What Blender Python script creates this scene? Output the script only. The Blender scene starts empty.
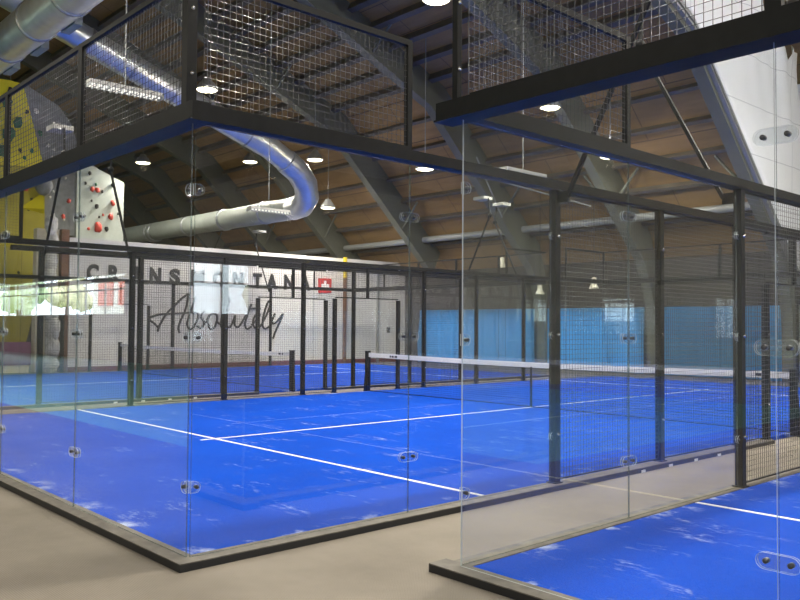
import bpy, math, random
from mathutils import Matrix, Vector
random.seed(7)
S = bpy.context.scene
COL = S.collection
ORD = ['first', 'second', 'third', 'fourth', 'fifth', 'sixth', 'seventh', 'eighth', 'ninth', 'tenth', 'eleventh', 'twelfth']

# ------------------------------------------------------------------ materials
def nodes(name):
    m = bpy.data.materials.new(name); m.use_nodes = True
    nt = m.node_tree; nt.nodes.clear()
    out = nt.nodes.new('ShaderNodeOutputMaterial')
    return m, nt, out
def N(nt, kind, **kw):
    n = nt.nodes.new(kind)
    for k, v in kw.items():
        if k in n.inputs: n.inputs[k].default_value = v
        else: setattr(n, k, v)
    return n
def L(nt, a, ao, b, bi): nt.links.new(a.outputs[ao], b.inputs[bi])
def plain(name, col, rough=.5, metal=0., var=.0, scale=8., bump=0., bscale=60., spec=.5):
    m, nt, out = nodes(name)
    b = N(nt, 'ShaderNodeBsdfPrincipled', Roughness=rough, Metallic=metal)
    b.inputs['Specular IOR Level'].default_value = spec
    b.inputs['Base Color'].default_value = (*col, 1)
    L(nt, b, 'BSDF', out, 'Surface')
    tc = N(nt, 'ShaderNodeTexCoord')
    if var > 0:
        nz = N(nt, 'ShaderNodeTexNoise', Scale=scale, Detail=5.)
        L(nt, tc, 'Object', nz, 'Vector')
        r = N(nt, 'ShaderNodeMapRange'); r.inputs['From Min'].default_value = .3; r.inputs['From Max'].default_value = .7
        r.inputs['To Min'].default_value = 1 - var; r.inputs['To Max'].default_value = 1 + var
        L(nt, nz, 'Fac', r, 'Value')
        mx = N(nt, 'ShaderNodeMix', data_type='RGBA', blend_type='MULTIPLY')
        mx.inputs['Factor'].default_value = 1; mx.inputs['A'].default_value = (*col, 1)
        L(nt, r, 'Result', mx, 'B'); L(nt, mx, 'Result', b, 'Base Color')
    if bump > 0:
        n2 = N(nt, 'ShaderNodeTexNoise', Scale=bscale, Detail=4.); L(nt, tc, 'Object', n2, 'Vector')
        bp = N(nt, 'ShaderNodeBump', Strength=bump, Distance=.02); L(nt, n2, 'Fac', bp, 'Height'); L(nt, bp, 'Normal', b, 'Normal')
    return m
def mixcol(nt, fac, a, b):
    mx = N(nt, 'ShaderNodeMix', data_type='RGBA')
    if isinstance(fac, tuple): L(nt, fac[0], fac[1], mx, 'Factor')
    else: mx.inputs['Factor'].default_value = fac
    for s, v in (('A', a), ('B', b)):
        if isinstance(v, tuple) and not isinstance(v[0], (int, float)): L(nt, v[0], v[1], mx, s)
        else: mx.inputs[s].default_value = (*v, 1)
    return mx, 'Result'

def turf_mat():
    m, nt, out = nodes('blue_turf')
    b = N(nt, 'ShaderNodeBsdfPrincipled', Roughness=.9); b.inputs['Specular IOR Level'].default_value = .05
    tc = N(nt, 'ShaderNodeTexCoord')
    fine = N(nt, 'ShaderNodeTexNoise', Scale=90., Detail=3.); L(nt, tc, 'Object', fine, 'Vector')
    c1 = mixcol(nt, (fine, 'Fac'), (.001, .042, .36), (.003, .088, .66))
    big = N(nt, 'ShaderNodeTexNoise', Scale=.7, Detail=3.); L(nt, tc, 'Object', big, 'Vector')
    r0 = N(nt, 'ShaderNodeMapRange'); r0.inputs['From Min'].default_value = .4; r0.inputs['From Max'].default_value = .75
    r0.inputs['To Max'].default_value = .35
    L(nt, big, 'Fac', r0, 'Value')
    c2 = mixcol(nt, (r0, 'Result'), c1, (.001, .032, .28))
    # sand left on the turf: streaky smears, thick near the walls
    mp = N(nt, 'ShaderNodeMapping'); mp.inputs['Scale'].default_value = (1.0, 2.6, 1); mp.inputs['Rotation'].default_value = (0, 0, .5)
    L(nt, tc, 'Object', mp, 'Vector')
    sm = N(nt, 'ShaderNodeTexNoise', Scale=1.1, Detail=2.); L(nt, mp, 'Vector', sm, 'Vector')
    st = N(nt, 'ShaderNodeTexNoise', Scale=7., Detail=6., Roughness=.7); L(nt, mp, 'Vector', st, 'Vector')
    ra = N(nt, 'ShaderNodeMapRange'); ra.inputs['From Min'].default_value = .55; ra.inputs['From Max'].default_value = .72
    rb = N(nt, 'ShaderNodeMapRange'); rb.inputs['From Min'].default_value = .52; rb.inputs['From Max'].default_value = .68
    L(nt, sm, 'Fac', ra, 'Value'); L(nt, st, 'Fac', rb, 'Value')
    mu = N(nt, 'ShaderNodeMath', operation='MULTIPLY'); L(nt, ra, 'Result', mu, 0); L(nt, rb, 'Result', mu, 1)
    mv = N(nt, 'ShaderNodeMath', operation='MULTIPLY'); L(nt, mu, 'Value', mv, 0); mv.inputs[1].default_value = .55
    # a drift of sand along the walls
    sx = N(nt, 'ShaderNodeSeparateXYZ'); L(nt, tc, 'Object', sx, 'Vector')
    ax = N(nt, 'ShaderNodeMath', operation='ABSOLUTE'); L(nt, sx, 'X', ax, 0)
    ay = N(nt, 'ShaderNodeMath', operation='ABSOLUTE'); L(nt, sx, 'Y', ay, 0)
    ay2 = N(nt, 'ShaderNodeMath', operation='SUBTRACT'); L(nt, ay, 'Value', ay2, 0); ay2.inputs[1].default_value = 5.0
    mxx = N(nt, 'ShaderNodeMath', operation='MAXIMUM'); L(nt, ax, 'Value', mxx, 0); L(nt, ay2, 'Value', mxx, 1)
    ed = N(nt, 'ShaderNodeMapRange'); ed.inputs['From Min'].default_value = 4.72; ed.inputs['From Max'].default_value = 4.95; L(nt, mxx, 'Value', ed, 'Value')
    en = N(nt, 'ShaderNodeTexNoise', Scale=2.3, Detail=5., Roughness=.65); L(nt, tc, 'Object', en, 'Vector')
    er = N(nt, 'ShaderNodeMapRange'); er.inputs['From Min'].default_value = .54; er.inputs['From Max'].default_value = .70; L(nt, en, 'Fac', er, 'Value')
    em = N(nt, 'ShaderNodeMath', operation='MULTIPLY'); L(nt, ed, 'Result', em, 0); L(nt, er, 'Result', em, 1)
    mv2 = N(nt, 'ShaderNodeMath', operation='MAXIMUM'); L(nt, mv, 'Value', mv2, 0); L(nt, em, 'Value', mv2, 1)
    c3 = mixcol(nt, (mv2, 'Value'), c2, (.62, .70, .85))
    L(nt, c3[0], c3[1], b, 'Base Color')
    bp = N(nt, 'ShaderNodeBump', Strength=.4, Distance=.01); L(nt, fine, 'Fac', bp, 'Height'); L(nt, bp, 'Normal', b, 'Normal')
    L(nt, b, 'BSDF', out, 'Surface'); return m

def glass_mat(name, tint, f0=.05, haze=0.):
    m, nt, out = nodes(name)
    t = N(nt, 'ShaderNodeBsdfTransparent'); t.inputs['Color'].default_value = (*tint, 1)
    g = N(nt, 'ShaderNodeBsdfGlossy', Roughness=0.0); g.inputs['Color'].default_value = (1, 1, 1, 1)
    lw = N(nt, 'ShaderNodeLayerWeight', Blend=.5)
    p = N(nt, 'ShaderNodeMath', operation='POWER'); L(nt, lw, 'Facing', p, 0); p.inputs[1].default_value = 5
    ma = N(nt, 'ShaderNodeMath', operation='MULTIPLY_ADD'); L(nt, p, 'Value', ma, 0); ma.inputs[1].default_value = 1 - f0; ma.inputs[2].default_value = f0
    mx = N(nt, 'ShaderNodeMixShader'); L(nt, ma, 'Value', mx, 0); L(nt, t, 'BSDF', mx, 1); L(nt, g, 'BSDF', mx, 2)
    last = mx
    if haze > 0:
        d = N(nt, 'ShaderNodeBsdfDiffuse'); d.inputs['Color'].default_value = (.8, .85, .85, 1)
        m2 = N(nt, 'ShaderNodeMixShader'); m2.inputs[0].default_value = haze
        L(nt, mx, 'Shader', m2, 1); L(nt, d, 'BSDF', m2, 2); last = m2
    L(nt, last, 'Shader', out, 'Surface'); return m

def deck_mat():
    m, nt, out = nodes('brown_plank_deck')
    b = N(nt, 'ShaderNodeBsdfPrincipled', Roughness=.75)
    tc = N(nt, 'ShaderNodeTexCoord')
    mp = N(nt, 'ShaderNodeMapping'); mp.inputs['Scale'].default_value = (.35, 2.2, 2.2); L(nt, tc, 'Object', mp, 'Vector')
    nz = N(nt, 'ShaderNodeTexNoise', Scale=2., Detail=7., Roughness=.65); L(nt, mp, 'Vector', nz, 'Vector')
    c = mixcol(nt, (nz, 'Fac'), (.135, .077, .030), (.33, .212, .088))
    w = N(nt, 'ShaderNodeTexBrick', Scale=1.); w.inputs['Mortar Size'].default_value = .012
    w.inputs['Brick Width'].default_value = 2.6; w.inputs['Row Height'].default_value = 1.25
    mp2 = N(nt, 'ShaderNodeMapping'); L(nt, tc, 'Object', mp2, 'Vector'); L(nt, mp2, 'Vector', w, 'Vector')
    c2 = mixcol(nt, (w, 'Fac'), c, (.07, .045, .03))
    L(nt, c2[0], c2[1], b, 'Base Color'); L(nt, b, 'BSDF', out, 'Surface'); return m

def panel_wall_mat(name, col, seam, hy, hz):
    m, nt, out = nodes(name)
    b = N(nt, 'ShaderNodeBsdfPrincipled', Roughness=.6)
    tc = N(nt, 'ShaderNodeTexCoord')
    sx = N(nt, 'ShaderNodeSeparateXYZ'); L(nt, tc, 'Object', sx, 'Vector')
    cb = N(nt, 'ShaderNodeCombineXYZ'); L(nt, sx, 'Y', cb, 'X'); L(nt, sx, 'Z', cb, 'Y')
    w = N(nt, 'ShaderNodeTexBrick', Scale=1., offset=0.); w.inputs['Mortar Size'].default_value = .012
    w.inputs['Brick Width'].default_value = hy; w.inputs['Row Height'].default_value = hz
    L(nt, cb, 'Vector', w, 'Vector')
    nz = N(nt, 'ShaderNodeTexNoise', Scale=1.5, Detail=3.); L(nt, tc, 'Object', nz, 'Vector')
    c = mixcol(nt, (nz, 'Fac'), tuple(x * .93 for x in col), col)
    c2 = mixcol(nt, (w, 'Fac'), c, seam)
    L(nt, c2[0], c2[1], b, 'Base Color'); L(nt, b, 'BSDF', out, 'Surface'); return m

def emit(name, col, s):
    m, nt, out = nodes(name)
    e = N(nt, 'ShaderNodeEmission', Strength=s); e.inputs['Color'].default_value = (*col, 1)
    L(nt, e, 'Emission', out, 'Surface'); return m

def floor_mat():
    m, nt, out = nodes('taupe_carpet_floor')
    b = N(nt, 'ShaderNodeBsdfPrincipled', Roughness=.7); b.inputs['Specular IOR Level'].default_value = .3
    tc = N(nt, 'ShaderNodeTexCoord')
    nz = N(nt, 'ShaderNodeTexNoise', Scale=.7, Detail=6., Roughness=.65); L(nt, tc, 'Object', nz, 'Vector')
    c = mixcol(nt, (nz, 'Fac'), (.115, .10, .077), (.345, .31, .262))
    w = N(nt, 'ShaderNodeTexWave', Scale=22., wave_type='BANDS', bands_direction='X'); w.inputs['Distortion'].default_value = .6
    L(nt, tc, 'Object', w, 'Vector')
    w2 = N(nt, 'ShaderNodeTexWave', Scale=22., wave_type='BANDS', bands_direction='Y'); w2.inputs['Distortion'].default_value = .6
    L(nt, tc, 'Object', w2, 'Vector')
    mu = N(nt, 'ShaderNodeMath', operation='MULTIPLY'); L(nt, w, 'Fac', mu, 0); L(nt, w2, 'Fac', mu, 1)
    mk = N(nt, 'ShaderNodeMath', operation='MULTIPLY'); L(nt, mu, 'Value', mk, 0); mk.inputs[1].default_value = .62
    c2 = mixcol(nt, (mk, 'Value'), c, (.13, .105, .08))
    L(nt, c2[0], c2[1], b, 'Base Color')
    bp = N(nt, 'ShaderNodeBump', Strength=.25, Distance=.01); L(nt, mu, 'Value', bp, 'Height'); L(nt, bp, 'Normal', b, 'Normal')
    L(nt, b, 'BSDF', out, 'Surface'); return m

def curtain_mat():
    m, nt, out = nodes('blue_curtain_cloth')
    d = N(nt, 'ShaderNodeBsdfPrincipled', Roughness=.45); d.inputs['Base Color'].default_value = (.03, .22, .46, 1)
    t = N(nt, 'ShaderNodeBsdfTranslucent'); t.inputs['Color'].default_value = (.20, .56, .85, 1)
    mx = N(nt, 'ShaderNodeMixShader'); mx.inputs[0].default_value = .45
    L(nt, d, 'BSDF', mx, 1); L(nt, t, 'BSDF', mx, 2); L(nt, mx, 'Shader', out, 'Surface'); return m

M = dict(
    turf=turf_mat(), line=plain('white_line', (.80, .82, .85), .7, var=.08, scale=20), floor=floor_mat(),
    glass=glass_mat('clear_pane', (.975, .985, .98)), edge=glass_mat('pane_edge', (.42, .50, .50), .06, .10), edgelit=glass_mat('lit_pane_edge', (.6, .66, .64), .10, .45),
    clip=glass_mat('clear_plastic', (.96, .97, .975), .03, .008), cliprim=glass_mat('clip_rim', (.6, .64, .66), .2, .6),
    steel=plain('charcoal_steel', (.009, .0095, .010), .5, var=.2, scale=14, spec=.16), wire=plain('grey_coated_wire', (.065, .065, .064), .36, .3),
    dust=plain('dusty_steel_top', (.115, .103, .086), .6, var=.35, scale=9),
    bolt=plain('steel_bolt', (.55, .55, .55), .25, 1.), darkbolt=plain('black_bolt', (.10, .10, .105), .3, .9),
    deck=deck_mat(), arch=plain('grey_painted_arch', (.10, .106, .084), .55, var=.12, scale=1.5),
    purlin=plain('brown_grey_purlin', (.085, .075, .062), .6, var=.2, scale=3), pipe=plain('grey_pipe', (.22, .23, .23), .4),
    duct=plain('galvanised_duct', (.60, .63, .64), .33, .75, var=.1, scale=3), ductg=plain('pale_grey_duct', (.27, .30, .27), .5, .15, var=.08, scale=3),
    band=plain('duct_band', (.30, .32, .33), .4, .7),
    white=panel_wall_mat('white_wall_panels', (.67, .65, .63), (.62, .60, .57), 3.0, 2.0),
    sheet=panel_wall_mat('white_sheeting', (.84, .86, .88), (.50, .52, .56), 6.0, 1.35),
    dark=plain('dark_wall', (.036, .031, .026), .8, var=.2, scale=2), grey=plain('grey_hall_wall', (.32, .31, .29), .8, var=.08, scale=1),
    black=plain('black_paint', (.012, .012, .013), .5), red=plain('red_paint', (.55, .03, .03), .5), cross=plain('white_paint', (.85, .85, .85), .5),
    curtain=curtain_mat(), net=plain('black_net_cord', (.012, .013, .016), .6), tape=plain('white_net_tape', (.85, .84, .80), .7, var=.05, scale=12),
    lens=emit('lit_lamp_lens', (1, .90, .62), 7.), tube=emit('lit_tube', (1, .97, .90), 1.0), housing=plain('lamp_housing', (.30, .30, .29), .4, .4),
    yellow=plain('yellow_climbing_panel', (.86, .74, .02), .55, var=.1, scale=1.2), olive=plain('olive_climbing_panel', (.46, .40, .03), .6, var=.15, scale=1.2),
    rock=plain('grey_climbing_panel', (.23, .24, .25), .7, var=.25, scale=5, bump=.6, bscale=6), pale=plain('pale_climbing_panel', (.62, .68, .62), .6, var=.04),
    greenh=plain('green_hold', (.015, .16, .08), .5), redh=plain('red_hold', (.65, .07, .05), .5), blackh=plain('black_hold', (.02, .02, .02), .5), whiteh=plain('white_hold', (.75, .75, .72), .5),
    stone=plain('whitewashed_rock', (.55, .54, .52), .8, var=.4, scale=6, bump=.8, bscale=7), cream=plain('cream_plaster', (.68, .62, .47), .8, var=.06),
    wood=plain('brown_timber', (.17, .075, .035), .6, var=.25, scale=6), brownred=plain('red_brown_skirting', (.15, .035, .03), .6), purple=plain('purple_mat_cover', (.20, .065, .15), .6),
    poley=plain('yellow_post', (.75, .55, .03), .5), teal=plain('turquoise_sports_floor', (.26, .52, .42), .5), bell=plain('cream_lampshade', (.72, .68, .55), .5),
    leaf=plain('tree_leaves', (.55, .70, .42), .8, var=.5, scale=2), leafy=plain('autumn_leaves', (.85, .80, .50), .8, var=.5, scale=2), bark=plain('tree_bark', (.10, .07, .05), .9),
    house=plain('house_render', (.90, .86, .80), .8), tile=plain('house_red_cladding', (.80, .22, .16), .7), lawn=plain('outdoor_ground', (.35, .42, .25), .9, var=.3, scale=1),
    hose=plain('black_cable', (.015, .015, .015), .6), wframe=plain('window_frame_paint', (.45, .46, .46), .5),
)

# ------------------------------------------------------------------ mesh builders
class MB:
    def __init__(s): s.v = []; s.f = []; s.m = []; s.smooth = []
    def add(s, vs, fs, mi=0, smooth=False):
        o = len(s.v); s.v += [tuple(p) for p in vs]
        for f in fs: s.f.append(tuple(o + i for i in f)); s.m.append(mi); s.smooth.append(smooth)
        return s
    def box(s, a, b, mi=0, bev=0.):
        x0, y0, z0 = [min(p, q) for p, q in zip(a, b)]; x1, y1, z1 = [max(p, q) for p, q in zip(a, b)]
        return s.add([(x0, y0, z0), (x1, y0, z0), (x1, y1, z0), (x0, y1, z0), (x0, y0, z1), (x1, y0, z1), (x1, y1, z1), (x0, y1, z1)],
                     [(0, 3, 2, 1), (4, 5, 6, 7), (0, 1, 5, 4), (1, 2, 6, 5), (2, 3, 7, 6), (3, 0, 4, 7)], mi)
    def prism(s, pts, axis, a, b, mi=0):
        """closed polygon pts (two remaining axes, in order) extruded along an axis"""
        def P(p, t):
            if axis == 'X': return (t, p[0], p[1])
            if axis == 'Y': return (p[0], t, p[1])
            return (p[0], p[1], t)
        n = len(pts)
        vs = [P(p, a) for p in pts] + [P(p, b) for p in pts]
        fs = [tuple(range(n))[::-1], tuple(range(n, 2 * n))] + [(i, (i + 1) % n, n + (i + 1) % n, n + i) for i in range(n)]
        return s.add(vs, fs, mi)
    def tube(s, pts, r, n=8, mi=0, cap=True, smooth=True, twist=0.):
        pts = [Vector(p) for p in pts]; rings = []
        prev = None
        for i, p in enumerate(pts):
            if i == 0: d = pts[1] - p
            elif i == len(pts) - 1: d = p - pts[i - 1]
            else: d = (pts[i + 1] - p).normalized() + (p - pts[i - 1]).normalized()
            d.normalize()
            if prev is None:
                up = Vector((0, 0, 1)) if abs(d.z) < .9 else Vector((0, 1, 0))
                u = d.cross(up).normalized()
            else:
                u = (prev - d * prev.dot(d)).normalized()
            prev = u; w = u.cross(d)
            rr = r[i] if isinstance(r, (list, tuple)) else r
            rings.append([p + rr * (u * math.cos(2 * math.pi * k / n + twist) + w * math.sin(2 * math.pi * k / n + twist)) for k in range(n)])
        vs = [q for R in rings for q in R]; fs = []
        for i in range(len(rings) - 1):
            for k in range(n):
                fs.append((i * n + k, i * n + (k + 1) % n, (i + 1) * n + (k + 1) % n, (i + 1) * n + k))
        s.add(vs, fs, mi, smooth)
        if cap:
            s.add(rings[0], [tuple(range(n))], mi); s.add(rings[-1], [tuple(range(n))[::-1]], mi)
        return s
    def lathe(s, c, prof, n=20, mi=0, axis='Z'):
        """prof: list of (radius, height) around a vertical axis at c"""
        vs = []
        for r, h in prof:
            for k in range(n):
                a = 2 * math.pi * k / n; p = (r * math.cos(a), r * math.sin(a), h)
                if axis == 'X': p = (h, p[0], p[1])
                if axis == 'Y': p = (p[0], h, p[1])
                vs.append((c[0] + p[0], c[1] + p[1], c[2] + p[2]))
        fs = [(i * n + k, i * n + (k + 1) % n, (i + 1) * n + (k + 1) % n, (i + 1) * n + k) for i in range(len(prof) - 1) for k in range(n)]
        s.add(vs, fs, mi, True)
        return s
    def blob(s, c, rx, ry, rz, seed=0, jag=.2, nu=8, nv=6, mi=0):
        rnd = random.Random(seed); vs = []; fs = []
        for j in range(1, nv):
            for i in range(nu):
                t = math.pi * j / nv; a = 2 * math.pi * i / nu; k = 1 + rnd.uniform(-jag, jag)
                vs.append((c[0] + rx * k * math.sin(t) * math.cos(a), c[1] + ry * k * math.sin(t) * math.sin(a), c[2] + rz * k * math.cos(t)))
        top = len(vs); vs.append((c[0], c[1], c[2] + rz)); vs.append((c[0], c[1], c[2] - rz))
        for j in range(nv - 2):
            for i in range(nu): fs.append((j * nu + i, (j + 1) * nu + i, (j + 1) * nu + (i + 1) % nu, j * nu + (i + 1) % nu))
        for i in range(nu):
            fs.append((top, i, (i + 1) % nu)); fs.append((top + 1, (nv - 2) * nu + (i + 1) % nu, (nv - 2) * nu + i))
        return s.add(vs, fs, mi, True)
    def build(s, name, mats, parent=None):
        if not isinstance(mats, (list, tuple)): mats = [mats]
        org = Vector((0, 0, 0))
        if parent is not None:
            q = parent
            while q is not None: org = org + Vector(q.location); q = q.parent
        elif s.v:
            xs = [p[0] for p in s.v]; ys = [p[1] for p in s.v]; zs = [p[2] for p in s.v]
            org = Vector(((min(xs) + max(xs)) / 2, (min(ys) + max(ys)) / 2, min(zs)))
        me = bpy.data.meshes.new(name)
        me.from_pydata([(p[0] - org.x, p[1] - org.y, p[2] - org.z) for p in s.v], [], s.f)
        for m in mats: me.materials.append(m)
        me.polygons.foreach_set('material_index', s.m); me.polygons.foreach_set('use_smooth', s.smooth)
        me.update()
        o = bpy.data.objects.new(name, me); COL.objects.link(o)
        if parent is not None: o.parent = parent
        else: o.location = org
        return o
def tag(o, label, cat, group=None, kind=None):
    o['label'] = label; o['category'] = cat
    if group: o['group'] = group
    if kind: o['kind'] = kind
    return o
def thing(name, label, cat, loc, group=None):
    o = bpy.data.objects.new(name, None); COL.objects.link(o); o.location = loc; o.empty_display_size = .2
    return tag(o, label, cat, group)
def struct(name, mb, mat, label, cat='wall'):
    o = mb.build(name, mat); o['kind'] = 'structure'; o['label'] = label; o['category'] = cat; return o

FZ = -.05          # hall floor level; turf surface is z = 0
PANE = .006        # half thickness of the glass

# ------------------------------------------------------------------ courts
def wires(mb, axis, fixed, a, b, z0, z1, p=.05, r=.0024):
    """welded wire grid in a vertical plane"""
    n = max(1, round((b - a) / p)); k = max(1, round((z1 - z0) / p))
    for i in range(n + 1):
        t = a + (b - a) * i / n
        P = (lambda z: (fixed, t, z)) if axis == 'Y' else (lambda z: (t, fixed, z))
        mb.tube([P(z0), P(z1)], r, 5, cap=False)
    for j in range(k + 1):
        z = z0 + (z1 - z0) * j / k
        Q = (lambda t: (fixed + .004, t, z)) if axis == 'Y' else (lambda t: (t, fixed + .004, z))
        mb.tube([Q(a), Q(b)], r, 5, cap=False)

def glass_panel(axis, fixed, a, b, label, group):
    g = .004
    loc = ((fixed, (a + b) / 2, 0) if axis == 'Y' else ((a + b) / 2, fixed, 0))
    mb = MB(); z0, z1 = .008, 2.96
    if axis == 'Y':
        x0, x1, y0, y1 = fixed - PANE, fixed + PANE, a + g, b - g
    else:
        x0, x1, y0, y1 = a + g, b - g, fixed - PANE, fixed + PANE
    mb.box((x0, y0, z0), (x1, y1, z1))
    # the two narrow vertical edges, top and bottom are the ground pane edge
    mb.m = [1, 1] + ([1, 0, 1, 0] if axis == 'Y' else [0, 1, 0, 1])
    o = mb.build('glass_screen', [M['glass'], M['edge']])
    return tag(o, label, 'glass panel', group)

def mesh_panel(axis, fixed, a, b, z0, z1, label, group, frame=.03, skip=''):
    loc = ((fixed, (a + b) / 2, z0) if axis == 'Y' else ((a + b) / 2, fixed, z0))
    t = thing('mesh_panel', label, 'mesh panel', loc, group)
    mb = MB(); wires(mb, axis, fixed, a + .01, b - .01, z0 + .01, z1 - .01)
    mb.build('wire_grid', M['wire'], t)
    if frame:
        f = MB(); h = frame / 2
        def bx(u0, u1, w0, w1):
            if axis == 'Y': f.box((fixed - h, u0, w0), (fixed + h, u1, w1))
            else: f.box((u0, fixed - h, w0), (u1, fixed + h, w1))
        if 'a' not in skip: bx(a, a + frame, z0, z1)
        if 'b' not in skip: bx(b - frame, b, z0, z1)
        bx(a + frame, b - frame, z1 - frame, z1); bx(a + frame, b - frame, z0, z0 + frame * .6)
        f.build('panel_frame', M['steel'], t)
    return t

def steel_post(x, y, z0, z1, label, group, w=.04, nubs=True):
    t = thing('steel_post', label, 'post', (x, y, z0), group)
    MB().box((x - w, y - w, z0), (x + w, y + w, z1)).build('post_tube', M['steel'], t)
    if z0 < .1:
        MB().box((x - w - .02, y - w - .02, 0.006), (x + w + .02, y + w + .02, .016)).build('foot_plate', M['steel'], t)
    if nubs:
        for z in (.5, 1.5, 2.5):
            if z0 < z < z1: MB().lathe((x, y, z), [(0, w + .022), (.016, w + .02), (.018, w), (.018, -w), (.016, -w - .02), (0, -w - .022)], 10, axis='X').build('bolt', M['bolt'], t)
    return t

def rail(axis, fixed, a, b, z0, z1, w, label, group=None, name='top_rail'):
    m = MB()
    if axis == 'Y':
        m.box((fixed - w, a, z0), (fixed + w, b, z1)); m.box((fixed - w - .02, a, z0 - .012), (fixed + w + .02, b, z0))
    else:
        m.box((a, fixed - w, z0), (b, fixed + w, z1)); m.box((a, fixed - w - .02, z0 - .012), (b, fixed + w + .02, z0))
    return tag(m.build(name, M['steel']), label, 'rail', group)

def clip(axis, fixed, c, z, label, group, half=None):
    """clear rounded plate bolted across a glass joint; half = +1 / -1 for a plate on one side of c only"""
    w, h, d = .105, .04, .006
    u0, u1 = (-w, w) if half is None else ((0.012, .085) if half > 0 else (-.085, -.012))
    loc = (fixed, c, z) if axis == 'Y' else (c, fixed, z)
    t = thing('glass_clip', label, 'glass clip', loc, group)
    def outline(o):
        r = h; pts = []
        for cx, cz, a0 in ((u1 - r, 0, -90), (u0 + r, 0, 90)):
            if half is not None and ((half > 0 and a0 == 90) or (half < 0 and a0 == -90)):
                x = u0 if a0 == 90 else u1; s = -1 if a0 == 90 else 1
                pts += ([(x, h + o), (x, -h - o)] if a0 == 90 else [(x, -h - o), (x, h + o)]); continue
            for k in range(7):
                a = math.radians(a0 + 30 * k); pts.append((cx + (r + o) * math.cos(a), cz + (r + o) * math.sin(a)))
        return pts
    for sgn in (-1, 1):
        f0 = fixed + sgn * (PANE + .0015); f1 = f0 + sgn * d
        pts = [(c + p[0], z + p[1]) for p in outline(0)]
        m = MB().prism(pts, 'X' if axis == 'Y' else 'Y', f0, f1)
        m.m = [0, 0] + [1] * (len(m.f) - 2)
        m.build('plate', [M['clip'], M['cliprim']], t)
    for s in ((-1, 1) if half is None else (half,)):
        q = c + s * .058
        p = (fixed, q, z) if axis == 'Y' else (q, fixed, z)
        MB().lathe(p, [(0, -.020), (.010, -.019), (.0135, -.014), (.0135, .014), (.010, .019), (0, .020)], 12, axis='X' if axis == 'Y' else 'Y').build('bolt', M['darkbolt'], t)
    return t

def light_pole(x, y, sgn, label):
    """court floodlight pole: stands on the wall post, leans out, then turns up"""
    t = thing('floodlight_pole', label, 'light pole', (x, y, 3.07), 'floodlight poles on the court posts')
    zt = 5.9 if x > -5 else 5.22
    a = Vector((x + sgn * .16, y, 2.9)); b = Vector((x + sgn * 1.12, y, 4.72)); c = Vector((x + sgn * (1.12 - .12 * (zt - 4.72)), y, zt))
    MB().tube([a, b], .026, 4, smooth=False, twist=.785).build('leaning_tube', M['steel'], t)
    MB().tube([b, c], .024, 4, smooth=False, twist=.785).build('upper_tube', M['steel'], t)
    MB().blob(tuple(b), .07, .07, .07, 1, 0).build('joint', M['steel'], t)
    MB().box((c.x - sgn * .0, y - .18, zt - .04), (c.x - sgn * .42, y + .18, zt + .05)).build('floodlight_head', M['housing'], t)
    MB().box((x + sgn * .042, y - .012, 2.84), (x + sgn * .17, y + .012, 2.95)).build('bracket', M['steel'], t)

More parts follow.
